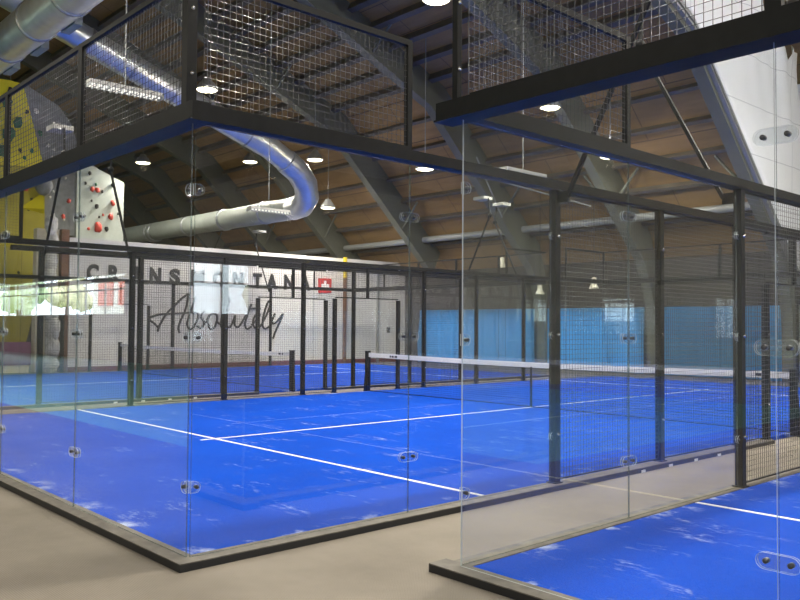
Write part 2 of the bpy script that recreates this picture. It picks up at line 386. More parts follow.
YG = [0, 2.03, 4.06]; YGF = [15.94, 17.97, 20.0]
POSTS = [4.06, 6.1, 8.1, 9.0, 11.0, 11.9, 13.9, 15.94]
WHERE = {4.06: 'where the front glass ends', 6.1: 'second from the front glass', 8.1: 'third from the front glass', 9.0: 'on the front side of the net opening',
         11.0: 'beyond the net opening', 11.9: 'second beyond the net opening', 13.9: 'third beyond the net opening', 15.94: 'where the far glass begins'}
def side(ox, oy, xs, sgn, court, sname, front=True, opening=True):
    G = '%s, %s' % (court, sname)
    # curb with dusty top
    c = thing('base_curb', 'black steel curb with dusty top under the %s of the %s' % (sname, court), 'curb', (xs, oy + 10, FZ))
    x0, x1 = xs - sgn * .055, xs + sgn * .11
    y0 = oy + .057 if front else oy
    for (p, q) in ((y0, oy + 9.0), (oy + 11.0, oy + 19.943)):
        MB().box((x0, p, FZ), (x1, q, -.002)).build('curb_body', M['black'], c)
        MB().box((x0, p, -.002), (x1, q, .006)).build('top_plate', M['dust'], c)
    for k in range(4):
        yy = oy + 5.55 + .6 * k
        MB().box((x1, yy - .04, FZ), (x1 + sgn * .006, yy + .04, -.022)).build('curb_gap_patch', M['cross'], c)  # white patches standing in for curb gaps where brighter floor shows
    for i in range(2):
        if front: glass_panel('Y', xs, oy + YG[i] + (.0 if i else .013), oy + YG[i + 1] - (.064 if i else 0), 'clear glass panel, %s %s, %s from the front corner' % (court, sname, ORD[i]), 'glass panels, ' + G)
        glass_panel('Y', xs, oy + YGF[i] + (0 if i else .064), oy + YGF[i + 1] - (.013 if i else 0), 'clear glass panel, far end of %s %s, %s past the mesh' % (court, sname, ORD[i]), 'glass panels, ' + G)
    for y in POSTS:
        if y == 4.06 and False: continue
        steel_post(xs, oy + y, .006, 2.2 if y in (9.0, 11.0) else 2.98, 'dark post, %s %s, %s' % (court, sname, WHERE[y]), 'posts, ' + G)
    for i, (p, q) in enumerate(((4.06, 6.1), (6.1, 8.1), (8.1, 9.0), (11, 11.9), (11.9, 13.9), (13.9, 15.94))):
        mesh_panel('Y', xs, oy + p + .044, oy + q - .044 , .03, 2.965, 'dark wire mesh, %s %s, %s' % (court, sname,
                   ['first past the front glass', 'second past the front glass', 'narrow one before the net opening', 'narrow one beyond the net opening', 'wide one after the narrow panel', 'last one before the far glass'][i]), 'mesh panels, ' + G, frame=.02, skip='b' if i == 2 else 'a' if i == 3 else '')
    hd = mesh_panel('Y', xs, oy + 8.98, oy + 11.02, 2.215, 2.965, 'short mesh panel over the net opening, %s %s' % (court, sname), 'mesh panels, ' + G, frame=.04, skip='ab')
    MB().box((xs - .025, oy + 9.97, 2.24), (xs + .025, oy + 10.03, 2.93)).build('mullion', M['steel'], hd)
    rail('Y', xs, oy - .02 if front else oy + 3.5, oy + 20.02, 2.985, 3.07, .05, 'long dark top rail along the %s of the %s' % (sname, court), 'top rails')
    # upper mesh over the first and last glass panel
    ends = ([(0.06, 2.03)] if front else []) + [(17.97, 20)]
    for (p, q) in ends:
        mesh_panel('Y', xs, oy + p, oy + q, 3.075, 4.02, 'raised mesh panel above the %s glass of the %s %s' % ('front' if p < 5 else 'far', court, sname), 'raised mesh, ' + G, frame=.05, skip='a' if p < 5 else 'b')
    light_pole(xs, oy + 4.06, sgn, 'leaning dark floodlight pole on the front post of the %s %s' % (court, sname))
    light_pole(xs, oy + 15.94, sgn, 'leaning dark floodlight pole on the far post of the %s %s' % (court, sname))

def back(ox, oy, court, xs, ext, sname='back wall', far=False):
    """glass end wall along X; xs = joint positions, starting at the corner nearest the aisle"""
    y = oy; out = 1 if far else -1
    G = '%s, %s' % (court, sname); lo, hi = min(xs), max(xs)
    c = thing('base_curb', 'black steel curb with dusty top under the %s of the %s' % (sname, court), 'curb', ((lo + hi) / 2, y, FZ))
    l2, h2 = lo - ext[0], hi + ext[1]
    MB().box((l2, y - out * .055, FZ), (h2, y + out * .11, -.001)).build('curb_body', M['black'], c)
    MB().box((l2, y - out * .055, -.001), (h2, y + out * .11, .0065)).build('top_plate', M['dust'], c)
    for i in range(len(xs) - 1):
        a, b = sorted((xs[i], xs[i + 1]))
        if i == 0: a, b = (a + (.012 if a == xs[0] else 0), b - (.012 if b == xs[0] else 0))
        glass_panel('X', y, a, b, 'clear glass panel, %s %s, %s from its aisle corner' % (court, sname, ORD[i]), 'glass panels, ' + G)
    rail('X', y, l2, h2, 2.97, 3.09, .07, 'thick dark beam along the top of the glass %s of the %s' % (sname, court), 'end wall beams', 'top_beam')
    for i in range(len(xs) - 1):
        a, b = sorted((xs[i], xs[i + 1]))
        if i == 0: a, b = (a + (.05 if a == xs[0] else 0), b - (.05 if b == xs[0] else 0))
        mesh_panel('X', y, a, b, 3.095, 4.02, 'raised mesh panel, %s %s, %s from its aisle corner' % (court, sname, ORD[i]), 'raised mesh, ' + G, frame=.04, skip=('b' if xs[0] > xs[1] else 'a') if i == 0 else '')

def turf(ox, oy, court):
    t = thing('padel_turf', 'blue artificial turf of the %s with white lines and sand smears' % court, 'sports turf', (ox - 5, oy + 10, FZ), None)
    MB().box((ox - 9.945, oy + .055, FZ), (ox - .055, oy + 19.945, 0)).build('turf_carpet', M['turf'], t)
    for y in (3.05, 16.95):
        MB().box((ox - 9.94, oy + y - .025, .0), (ox - .06, oy + y + .025, .003)).build('court_line', M['line'], t)
    MB().box((ox - 5.025, oy + 2.83, .0), (ox - 4.975, oy + 17.17, .0032)).build('court_line', M['line'], t)

def net(ox, oy, court):
    t = thing('padel_net', 'black net with white top tape across the %s' % court, 'net', (ox - 5, oy + 10, 0))
    n = MB(); x0, x1 = ox - 9.95, ox - .05; y = oy + 10
    def top(x): return .92 - .045 * (1 - ((x - ox + 5) / 4.95) ** 2)
    k = 220
    for i in range(k + 1):
        x = x0 + (x1 - x0) * i / k; n.tube([(x, y, .03), (x, y, top(x) - .08)], .0024, 4, cap=False)
    for j in range(19):
        f = j / 18
        n.tube([(x0 + (x1 - x0) * i / 10, y + .003, .03 + f * (top(x0 + (x1 - x0) * i / 10) - .11)) for i in range(11)], .0024, 4, cap=False)
    n.build('net_mesh', M['net'], t)
    b = MB(); d = MB()
    for i in range(20):
        xa, xb = x0 + (x1 - x0) * i / 20, x0 + (x1 - x0) * (i + 1) / 20
        for s in (-1, 1):
            pass
        b.add([(xa, y - .008, top(xa) - .1), (xb, y - .008, top(xb) - .1), (xb, y - .008, top(xb)), (xa, y - .008, top(xa)),
               (xa, y + .012, top(xa) - .1), (xb, y + .012, top(xb) - .1), (xb, y + .012, top(xb)), (xa, y + .012, top(xa))],
              [(0, 1, 2, 3), (5, 4, 7, 6), (3, 2, 6, 7), (1, 0, 4, 5)])
    b.build('top_tape', M['tape'], t)
    for dx, w in ((-9.15, .05), (-9.07, .07), (-8.96, .09), (-.55, .09), (-.42, .06)):
        MB().box((ox + dx - w / 2, y - .0095, top(ox + dx) - .075), (ox + dx + w / 2, y - .008, top(ox + dx) - .03)).build('tape_print', M['black'], t)
    MB().box((x0, y - .004, .004), (x1, y + .004, .018)).build('bottom_band', M['net'], t)
    MB().box((ox - 5.025, y - .012, .01), (ox - 4.975, y - .0085, .79)).build('centre_strap', M['net'], t)
    for x, w in ((ox - 10 + .02, 'far'), (ox - .02, 'aisle')):
        p = thing('net_post', 'square dark net post at the %s end of the %s net' % (w, court), 'net post', (x, oy + 10, 0), 'net posts')
        MB().box((x - .045, y - .05, FZ + .02), (x + .045, y + .05, .95)).build('post_tube', M['steel'], p)
        s = 1 if w == 'far' else -1
        MB().box((x - .05, y - .055, .95), (x + .05, y + .055, .965)).build('cap', M['black'], p)
        MB().add([(x - s * .05, y + .03, .62), (x - s * .05, y - .03, .62), (x - s * .12, y - .03, FZ + .01), (x - s * .12, y + .03, FZ + .01), (x - s * .05, y - .03, FZ + .01), (x - s * .05, y + .03, FZ + .01)],
                 [(0, 1, 2, 3), (1, 4, 2), (0, 3, 5), (0, 5, 4, 1), (2, 4, 5, 3)]).build('brace', M['steel'], p)

CA, CB, CC = 'middle court', 'front court', 'sign-wall court'
DX, DY = 1.332, 1.255
XA = [0, -2.03, -4.06, -6.05, -8.03, -10]
turf(0, 0, CA); side(0, 0, 0, 1, CA, 'aisle side'); side(0, 0, -10, -1, CA, 'far side')
back(0, 0, CA, XA, (.11, .11)); back(0, 20, CA, XA, (.1, .1), 'end wall', far=True); net(0, 0, CA)
bx = DX + 10
XB = [DX, 3.395] + [DX - XA[i] for i in range(2, 6)]
turf(bx, DY, CB); side(bx, DY, DX, -1, CB, 'aisle side'); back(bx, DY, CB, XB, (.175, .1)); net(bx, DY, CB)
back(bx, DY + 20, CB, XB, (.1, .1), 'end wall', far=True)
cx = -11.33
turf(cx, -DY, CC); side(cx, -DY, cx, 1, CC, 'near side', front=False); side(cx, -DY, cx - 10, -1, CC, 'sign wall side', front=False)
back(cx, -DY + 20, CC, [cx - XA[i] * -1 for i in range(6)], (.1, .1), 'end wall', far=True); net(cx, -DY, CC)

for x, y, w, l in ((-.03, -.025, .038, 'thick dark corner post of the raised mesh on the middle court'), (DX - .025, DY - .02, .022, 'slim corner post of the raised mesh on the front court')):
    p = thing('corner_post', l, 'post', (x, y, 3.09))
    MB().box((x - w, y - w, 3.092), (x + w, y + w, 4.06)).build('post_tube', M['steel'], p)
    for z in (3.3, 3.75): MB().lathe((x, y, z), [(0, w + .012), (.013, w + .01), (.013, -w - .01), (0, -w - .012)], 10, axis='X').build('bolt', M['bolt'], p)
# clear clip plates at the glass joints in front
H3 = ((.475, 'lower'), (1.49, 'middle'), (2.505, 'upper'))
for z, n in H3:
    g = 'clear clips on the glass joints'
    clip('Y', 0, 0, z, '%s half clip round the front corner of the middle court, aisle face' % n, g, half=1)
    clip('X', 0, 0, z, '%s half clip round the front corner of the middle court, back face' % n, g, half=-1)
    clip('Y', 0, 2.03, z, '%s clear clip on the aisle side glass joint of the middle court' % n, g)
    clip('Y', 0, 4.06, z, '%s half clip holding the aisle glass of the middle court to its post' % n, g, half=-1)
    clip('X', 0, -2.03, z, '%s clear clip on the first back wall glass joint of the middle court' % n, g)
    clip('X', 0, -4.06, z, '%s clear clip on the second back wall glass joint of the middle court' % n, g)
    clip('Y', DX, DY, z, '%s half clip on the front corner glass edge of the front court' % n, g, half=1)
    clip('Y', DX, DY + 2.03, z, '%s clear clip on the aisle side glass joint of the front court' % n, g)
    clip('Y', DX, DY + 4.06, z, '%s half clip holding the aisle glass of the front court to its post' % n, g, half=-1)
    clip('X', DY, 3.395, z, '%s clear clip on the back wall glass joint of the front court' % n, g)

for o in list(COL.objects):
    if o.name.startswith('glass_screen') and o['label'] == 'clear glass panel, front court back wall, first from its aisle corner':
        o.data.materials[1] = M['edgelit']  # this pane's edge is made lighter: its bright edge line is in the colour
# ------------------------------------------------------------------ hall shell
struct('floor', MB().box((-50, -12, FZ - .2), (18, 30, FZ)), M['floor'], 'taupe textured carpet floor of the sports hall', 'floor')
o = MB().box((-50, -12, FZ), (-1.0, -2.55, FZ + .006)).build('sports_mat_flooring', M['teal'])
tag(o, 'turquoise sports flooring in front of the middle court back wall', 'flooring'); o['kind'] = 'structure'

XE = -4.9           # step between the low roof and the high roof
K1, K2, YR, YK, ZK = .957, .42, 2.0, 16.2, 8.9
def soffit(y):
    if y > YK: return ZK + K1 * (YK - y)
    if y > YR: return ZK + K2 * (YK - y)
    return ZK + K2 * (YK - YR) - K2 * (YR - y)
def deckz(y):
    if y > 16.8: return 3.93 + K1 * (22.8 - y)
    if y > YR: return 9.93 + K2 * (16.2 - y)
    return 9.93 + K2 * (16.2 - YR) - K2 * (YR - y)
def strip(pts, x0, x1, th=.15):
    m = MB(); up = [(y, z + th) for y, z in pts]
    m.prism(pts + up[::-1], 'X', x0, x1); return m
# prism with concave polygons would triangulate badly: build deck per segment
def deck(name, pts, x0, x1, label):
    m = MB()
    for (a, b) in zip(pts[:-1], pts[1:]):
        m.prism([a, b, (b[0], b[1] + .18), (a[0], a[1] + .18)], 'X', x0, x1)
    return struct(name, m, M['deck'], label, 'ceiling')
deck('ceiling', [(-12.2, deckz(-12.2)), (YR, deckz(YR)), (16.8, deckz(16.8)), (23.4, deckz(23.4))], -50, XE - .02, 'brown plank roof deck over the middle court, sloping to the blue curtain')
def soff2(y):
    yk = 23.2
    if y > yk: return 9.55 - K1 * (y - yk)
    return 9.55 + K2 * (yk - y)
deck('ceiling_upper', [(-12.2, 9.0), (2, soff2(2) + 1.0), (23.6, soff2(23.6) + 1.2), (30.2, soff2(30.2) + 1.33)], -9.0, 18.2, 'higher brown plank roof deck over the front court')

def arch(x, label):
    m = MB(); w = .17
    inner = [(-11.9, soffit(-11.9)), (YR, soffit(YR)), (YK, ZK), (21.55, soffit(21.55)), (22.05, 2.75), (22.24, 2.1), (22.3, 1.5), (22.3, FZ)]
    outer = [(-11.9, deckz(-11.9)), (YR, deckz(YR)), (16.8, deckz(16.8)), (22.0, deckz(22.0)), (22.45, 3.3), (22.48, 2.2), (22.48, 1.5), (22.48, FZ)]
    if -24 < x < -16: inner, outer = inner[:4], outer[:4]
    for i in range(len(inner) - 1):
        a, b, c, d = inner[i], inner[i + 1], outer[i + 1], outer[i]
        vs = [(x - w, *a), (x - w, *b), (x - w, *c), (x - w, *d), (x + w, *a), (x + w, *b), (x + w, *c), (x + w, *d)]
        m.add(vs, [(0, 1, 2, 3), (7, 6, 5, 4), (0, 4, 5, 1), (2, 6, 7, 3)] + ([(0, 3, 7, 4)] if i == 0 else []) + ([(1, 5, 6, 2)] if i == len(inner) - 2 else []))
    return tag(m.build('roof_arch', M['arch']), label, 'roof arch', 'grey roof arches')
AX = [-5.1, -9.6, -14.3, -19.6, -24.9, -29.9, -35.0, -40.0, -45.0]
AL = ['grey roof arch with its edge against the white sheeting', 'grey roof arch lit yellow beside the front court corner, second from the sheeting',
      'broad grey roof arch coming down between the two raised mesh panels', 'grey roof arch with a bright soffit ending at the right end of the sign wall',
      'grey roof arch crossing behind the bend of the silver duct', 'grey roof arch above the pale horizontal duct, just past the duct bend',
      'grey roof arch by the pale climbing panel', 'grey roof arch over the yellow climbing panel', 'grey roof arch deepest in the hall, beyond the climbing wall']
for x, l in zip(AX, AL): arch(x, l)
# purlins, one run per line
PY = [21.55, 20.6, 19.82, 19.04, 18.26, 17.48] + [16.2 - .86 * k for k in range(0, 16)]
for y in PY:
    z = deckz(y); m = MB(); sl = K1 if y > 16.8 else K2; a = math.atan(sl)
    cy, cz = math.cos(a), -math.sin(a); ny, nz = math.sin(a), math.cos(a)
    d, w = (.2, .06) if y > 16.8 else (.24, .09)
    P = lambda s, t: (y + s * cy - t * ny, z + s * cz - t * nz)
    m.prism([P(-w, .0), P(w, 0), P(w, d), P(-w, d)], 'X', -49.5, XE - .02)
    tag(m.build('roof_purlin', M['purlin']), 'slim grey-brown purlin under the brown deck of the low roof', 'roof purlin', 'purlins of the low roof')
m = MB().tube([(-49, 21.02, 5.18), (XE - .3, 21.02, 5.18)], .13, 10)
tag(m.build('roof_tie_pipe', M['pipe']), 'thick grey pipe running along the low end of the roof above the curtain', 'pipe')
for k in range(8):
    y = 23 - 1.3 * k; z = soff2(y) + 1.0 + .2
    m = MB().box((-8.9, y - .08, z - .28), (17.9, y + .08, z - .12))
    tag(m.build('roof_purlin', M['purlin']), 'dark purlin under the higher roof above the white sheeting', 'roof purlin', 'purlins of the high roof')
# short fly braces at each arch
for x, l in zip(AX[:7], AL):
    for s in ((-1, 1) if x < -6 else (-1,)):
        for y in (19.82, 13.62):
            z0, z1 = soffit(y) + .15, deckz(y) - .22
            m = MB().tube([(x + s * .17, y, z0), (x + s * 1.0, y, z1)], .045, 6)
            tag(m.build('fly_brace', M['arch']), 'short slanting grey brace between a roof arch and a purlin', 'brace', 'fly braces of the roof arches')
# thin tie rods of the roof
for (p, q, l) in (((-14.4, 18.2, 7.0), (-10.6, 20.2, 5.6), 'thin slanting rod under the roof above the pendant lamps'),
                  ((-13.1, 17.3, 7.2), (-13.6, 19.2, 5.4), 'thin steep rod under the roof beside the pendant lamps')):
    tag(MB().tube([p, q], .03, 6).build('tie_rod', M['pipe']), l, 'tie rod')

# white sheeting closing the step between the two roofs
def sheeting():
    m = MB(); ys = [22.7 - .2 * i for i in range(0, 68)]; rows = 14; x = XE + .04
    rnd = random.Random(3); grid = []
    ph = [rnd.uniform(0, 6.28) for _ in range(6)]
    for y in ys:
        lo = max(soffit(y) + .42, 1.2); lo = min(lo, soffit(y) + .42) if y < 22.8 else 2.9
        top = soff2(y) + .25 - .35 * max(0, math.sin(y * 2.3 + ph[0])) - .22 * max(0, math.sin(y * 5.1 + ph[1])) - .12 * math.sin(y * 9.7 + ph[2]) - (.55 if 20.9 < y < 21.9 else 0)
        col = []
        for j in range(rows + 1):
            t = j / rows; z = lo + (top - lo) * t
            bulge = .10 * t ** 3 * math.sin(y * 3.1 + ph[3]) + .06 * t ** 2 * math.sin(y * 6.7 + z * 2 + ph[4])
            col.append((x + .05 + bulge, y, z))
        grid.append(col)
    R = rows + 1; vs = [p for c in grid for p in c]; n = len(vs)
    vs2 = [(p[0] - .012, p[1], p[2]) for p in vs]; fs = []
    for i in range(len(ys) - 1):
        for j in range(rows):
            a, b, c, d = i * R + j, (i + 1) * R + j, (i + 1) * R + j + 1, i * R + j + 1
            fs.append((a, b, c, d)); fs.append((n + a, n + d, n + c, n + b))
        a, b = i * R, (i + 1) * R; fs.append((a, n + a, n + b, b)); a, b = i * R + rows, (i + 1) * R + rows; fs.append((b, n + b, n + a, a))
    m.add(vs + vs2, fs, 0, True); return m
t = thing('white_sheeting', 'white panelled sheeting filling the step between the low and high roofs, torn along its top', 'sheeting', (XE, 16, 5))
sheeting().build('sheet', M['sheet'], t)
tr = MB()
for (a, b) in zip([22.7, YK], [YK, 9.3]):
    for off, w in ((.33, .05), (.17, .035)):
        za, zb = soffit(a) + off, soffit(b) + off
        tr.add([(XE - .02, a, za - w), (XE - .02, b, zb - w), (XE - .02, b, zb + w), (XE - .02, a, za + w), (XE + .10, a, za - w), (XE + .10, b, zb - w), (XE + .10, b, zb + w), (XE + .10, a, za + w)],
               [(0, 1, 2, 3), (7, 6, 5, 4), (0, 4, 5, 1), (2, 6, 7, 3), (0, 3, 7, 4), (1, 5, 6, 2)])
tr.build('edge_trim', M['pipe'], t)
m = MB()
for (a, b) in ((-12, -5), (-5, 2), (2, 9.0)):
    m.prism([(a, soffit(a)), (b, soffit(b)), (b, 19), (a, 19)], 'X', XE - .02, XE + .02)
struct('wall_step', m, M['sheet'], 'unseen white wall added behind the viewpoint to keep sky light out of the roof step')  # added out of view so sky light does not leak through the step
m = MB()
for (a, b) in ((-12, 2), (2, 16.8), (16.8, 23.2)):
    m.prism([(a, deckz(a) + .2), (b, deckz(b) + .2), (b, 20), (a, 20)], 'X', -9.1, -9.0)
m.prism([(23.2, FZ), (30, FZ), (30, 20), (23.2, 20)], 'X', -9.1, -9.0)
struct('wall_step_outer', m, M['deck'], 'brown boarding added above the low roof to shut out sky light')  # added to block sky light leaking in over the low roof
struct('wall_lintel', MB().prism([(22.7, 2.3), (30, 2.3), (30, 3.2), (22.7, 3.2)], 'X', XE - .04, XE + .02), M['dark'], 'dark wall strip beyond the curtain under the roof step')

# outer walls with window openings
def wall_with_holes(axis, pos, a, b, z1, holes, th=.25):
    m = MB(); holes = sorted(holes); cur = a
    def bx(p, q, zz0, zz1):
        if q - p < 1e-4 or zz1 - zz0 < 1e-4: return
        if axis == 'X': m.box((p, pos, zz0), (q, pos - th, zz1))
        else: m.box((pos, p, zz0), (pos + th, q, zz1))
    for (p, q, h0, h1) in holes:
        bx(cur, p, FZ, z1); bx(p, q, FZ, h0); bx(p, q, h1, z1); cur = q
    bx(cur, b, FZ, z1); return m
HX = [(-46.5, -28.5, 1.95, 3.78), (6.0, 14.0, 1.0, 3.2)]  # second opening is out of view, added for daylight
HY = [(-8.0, 4.0, 1.0, 3.2), (9.6, 11.75, 1.87, 3.55)]  # first opening is out of view, added for daylight
struct('wall_front', wall_with_holes('X', -12, -50.2, 18.2, 15.2, HX), M['grey'], 'grey hall wall behind the viewpoint with a band of windows')
struct('wall_right', wall_with_holes('Y', 18, -12, 30, 17.5, HY), M['grey'], 'grey hall wall beyond the front court with windows')
struct('wall_left', MB().box((-50.2, -12, FZ), (-50, 23.4, 16)), M['dark'], 'dark end wall behind the climbing wall')
struct('wall_back', wall_with_holes('X', 23.0, -50, XE + .02, 4.1, [(-20.9, -15.0, .2, 2.15), (-14.1, -10.3, .2, 2.15)]), M['dark'], 'dark low wall behind and above the blue curtain')
struct('wall_back_upper', MB().box((-9.1, 29.8, FZ), (18.2, 30.1, 8)), M['grey'], 'grey end wall beyond the front court')
struct('wall_eave', MB().box((XE - .04, 22.75, FZ), (XE + .04, 29.9, 9)), M['sheet'], 'white side wall beyond the curtain')
def window(n, axis, pos, p, q, h0, h1, cols, label):
    f = MB(); w = .05
    def bx(m, u0, u1, z0, z1, t0, t1):
        if axis == 'X': m.box((u0, pos - t0, z0), (u1, pos - t1, z1))
        else: m.box((pos + t0, u0, z0), (pos + t1, u1, z1))
    bx(f, p, q, h0, h0 + w, .08, .16); bx(f, p, q, h1 - w, h1, .08, .16)
    zt = h0 + (h1 - h0) * .62
    bx(f, p, q, zt - .03, zt + .03, .08, .16)
    if n == 1: bx(f, p, q, 3.42, 3.62, .05, .2)  # bar added so the gap above it mirrors as a thin bright line
    for i in range(cols + 1):
        u = p + (q - p) * i / cols; u = min(max(u, p + w / 2), q - w / 2); bx(f, u - w / 2, u + w / 2, h0, h1, .08, .16)
    o = struct('window_%d' % n, f, M['wframe'], label, 'window')
    g = MB(); bx(g, p + .01, q - .01, h0 + .01, h1 - .01, .115, .125); g.build('window_glass', M['glass'], o)
window(1, 'X', -12, *HX[0], 8, 'wide band of windows seen mirrored in the back wall glass')
window(2, 'X', -12, *HX[1], 7, 'large unseen windows added for daylight behind the front court')  # added window, never in view, lets daylight in
window(3, 'Y', 18, *HY[0], 9, 'large unseen windows added for daylight in the wall behind the front court')  # unseen window group put in only as a daylight source
window(4, 'Y', 18, *HY[1], 2, 'small window seen mirrored in the aisle side glass')
for n, (loc, rot, sx, sy) in enumerate((((-37.5, -12.1, 2.87), (math.radians(90), 0, 0), 17.8, 1.75), ((10, -12.1, 2.3), (math.radians(90), 0, 0), 9.8, 2.5),
                                        ((18.1, -2.25, 2.3), (math.radians(90), 0, math.radians(90)), 14.2, 2.5), ((18.1, 10.67, 2.7), (math.radians(90), 0, math.radians(90)), 2.1, 1.6))):
    ld = bpy.data.lights.new('window_portal', 'AREA'); ld.shape = 'RECTANGLE'; ld.size = sx; ld.size_y = sy
    ld.cycles.is_portal = True
    lo = bpy.data.objects.new('window_portal', ld); COL.objects.link(lo); lo.location = loc; lo.rotation_euler = rot
    # a portal shines along its -Z: into the hall
# outside
g = MB().box((-130, -60, -.6), (60, -12.4, -.5)).build('outdoor_ground', M['lawn']); g['kind'] = 'structure'; g['label'] = 'grass ground outside the windows'; g['category'] = 'ground'
g = MB().box((18.4, -12.4, -.6), (60, 50, -.5)).build('outdoor_ground', M['lawn']); g['kind'] = 'structure'; g['label'] = 'grass ground outside the side wall'; g['category'] = 'ground'
def tree(x, y, h, mat, label, sd):
    t = thing('tree', label, 'tree', (x, y, -.5), 'trees outside the windows')
    MB().tube([(x, y, -.5), (x + .1, y, h * .5), (x, y, h * .7)], [.25, .18, .1], 8).build('trunk', M['bark'], t)
    c = MB(); r = random.Random(sd)
    for k in range(9):
        c.blob((x + r.uniform(-1.3, 1.3), y + r.uniform(-1.3, 1.3), h * .45 + r.uniform(0, h * .5)), 1.1, 1.1, 1.0, sd + k, .25, 9, 7)
    c.build('crown', M[mat], t)
tree(-68, -20, 7, 'leaf', 'green leafy tree outside the window band, mirrored beside the climbing wall', 11)
tree(-76, -27, 8, 'leafy', 'pale yellow tree outside the far end of the window band', 31)
tree(32, 22.5, 4, 'leafy', 'yellow autumn tree outside the small window', 51)
h = thing('house', 'pale house with red cladding outside the window band', 'house', (-56, -28, -.5))
MB().box((-62, -33, -.5), (-52, -24, 9)).build('house_wall', M['house'], h)
for x0, z0 in ((-56.6, 3.0), (-56.6, 6.2), (-60.5, 3.0)): MB().box((x0, -24, z0), (x0 + 2.6, -23.8, z0 + 1.9)).build('cladding', M['tile'], h)
MB().prism([(-33.5, 9), (-23.5, 9), (-28.5, 12)], 'X', -62.3, -51.7).build('roof', M['tile'], h)

# ------------------------------------------------------------------ white sign wall
WX = -22.4
struct('wall_sign', MB().box((WX - .2, 7.42, FZ), (WX, 22.7, 4.45)), M['white'], 'white wall with black lettering beyond the courts')
struct('baseboard_left', MB().box((WX, 7.42, FZ), (WX + .04, 22.7, .12)), M['brownred'], 'red-brown baseboard under the white lettering wall', 'baseboard')
sg = thing('wall_lettering', 'black CRANS MONTANA lettering with a red flag square on the white wall', 'sign', (WX + .02, 13, 3.2))
def glyph(ch, yc, zc, hgt, wid):
    cu = bpy.data.curves.new('letter', 'FONT'); cu.body = ch; cu.size = 1; cu.extrude = .02; cu.offset = .05; cu.resolution_u = 4
    tmp = bpy.data.objects.new('tmp', cu); COL.objects.link(tmp)
    dg = bpy.context.evaluated_depsgraph_get(); dg.update()
    me = bpy.data.meshes.new_from_object(tmp.evaluated_get(dg)); bpy.data.objects.remove(tmp)
    xs = [v.co.x for v in me.vertices]; ys = [v.co.y for v in me.vertices]
    sx = wid / (max(xs) - min(xs)); sy = hgt / (max(ys) - min(ys)); mx, my = (max(xs) + min(xs)) / 2, (max(ys) + min(ys)) / 2
    for v in me.vertices:
        x, y, z = v.co; v.co = (WX + .025 + z - sg.location.x, yc + (x - mx) * sx - sg.location.y, zc + (y - my) * sy - sg.location.z)
    me.materials.clear(); me.materials.append(M['black']); me.name = 'letter'
    o = bpy.data.objects.new('letter', me); COL.objects.link(o); o.parent = sg
for ch, y, w in zip('CRANSMONTANA', (8.2, 8.95, 9.76, 10.47, 11.22, 12.15, 13.02, 13.88, 14.75, 15.42, 16.24, 17.06), (.40, .40, .46, .44, .40, .52, .46, .46, .38, .48, .46, .48)):
    glyph(ch, y, 3.30, .60, w)
sq = MB().box((WX + .005, 17.73, 2.93), (WX + .04, 18.40, 3.54)).build('flag_square', M['red'], sg); sq['label'] = 'red square with a white cross'
MB().box((WX + .04, 17.86, 3.17), (WX + .05, 18.27, 3.30)).box((WX + .0405, 18.0, 3.03), (WX + .0505, 18.13, 3.44)).build('cross', M['cross'], sq)
STROKES = [[(11.78, 2.7), (11.5, 2.51), (11.23, 2.25), (10.92, 1.95), (10.69, 1.59), (10.61, 1.39), (10.6, 1.3)], [(10.61, 1.45), (10.43, 1.61), (10.25, 1.75), (10.42, 1.86), (10.73, 1.93), (11.23, 1.96), (11.59, 1.98), (11.95, 2.02), (12.13, 2.01)], [(11.78, 2.7), (11.74, 2.39), (11.63, 2.02), (11.47, 1.69), (11.4, 1.43), (11.44, 1.25)], [(12.08, 2.58), (11.91, 2.14), (11.77, 1.73), (11.75, 1.54), (11.84, 1.4), (12.0, 1.47), (12.16, 1.77), (12.18, 1.95), (12.08, 2.01), (11.95, 1.95)], [(12.14, 1.51), (12.29, 1.43), (12.41, 1.55), (12.41, 1.7), (12.3, 1.84), (12.36, 1.99), (12.45, 2.06)], [(12.41, 1.55), (12.57, 1.74), (12.66, 1.92), (12.57, 1.75), (12.62, 1.55), (12.7, 1.4), (12.87, 1.47), (12.97, 1.74), (12.95, 1.93), (12.8, 1.98), (12.66, 1.91)], [(12.93, 1.7), (13.12, 1.59), (13.25, 1.78), (13.42, 2.2), (13.5, 2.55), (13.41, 2.62), (13.31, 2.39), (13.18, 1.89), (13.15, 1.55), (13.21, 1.42), (13.32, 1.48)], [(13.32, 1.48), (13.4, 1.82), (13.38, 1.55), (13.51, 1.46), (13.64, 1.63), (13.76, 1.92), (13.74, 1.59), (13.87, 1.47), (14.04, 1.63), (14.24, 1.95)], [(14.48, 2.38), (14.37, 2.14), (14.28, 1.89), (14.2, 1.58), (14.29, 1.41), (14.49, 1.5)], [(14.37, 2.19), (14.62, 2.21), (14.89, 2.21)], [(14.49, 1.56), (14.76, 1.8), (14.87, 1.96), (14.76, 2.02), (14.6, 1.83), (14.58, 1.56), (14.72, 1.41), (14.9, 1.51), (15.18, 1.96), (15.34, 2.36), (15.29, 2.52), (15.17, 2.32), (15.04, 1.92), (15.0, 1.6), (15.09, 1.42), (15.28, 1.48), (15.46, 1.68)], [(15.58, 2.02), (15.46, 1.76), (15.49, 1.62), (15.7, 1.73), (15.96, 2.01), (15.8, 1.65), (15.61, 1.29), (15.5, 1.02)]]
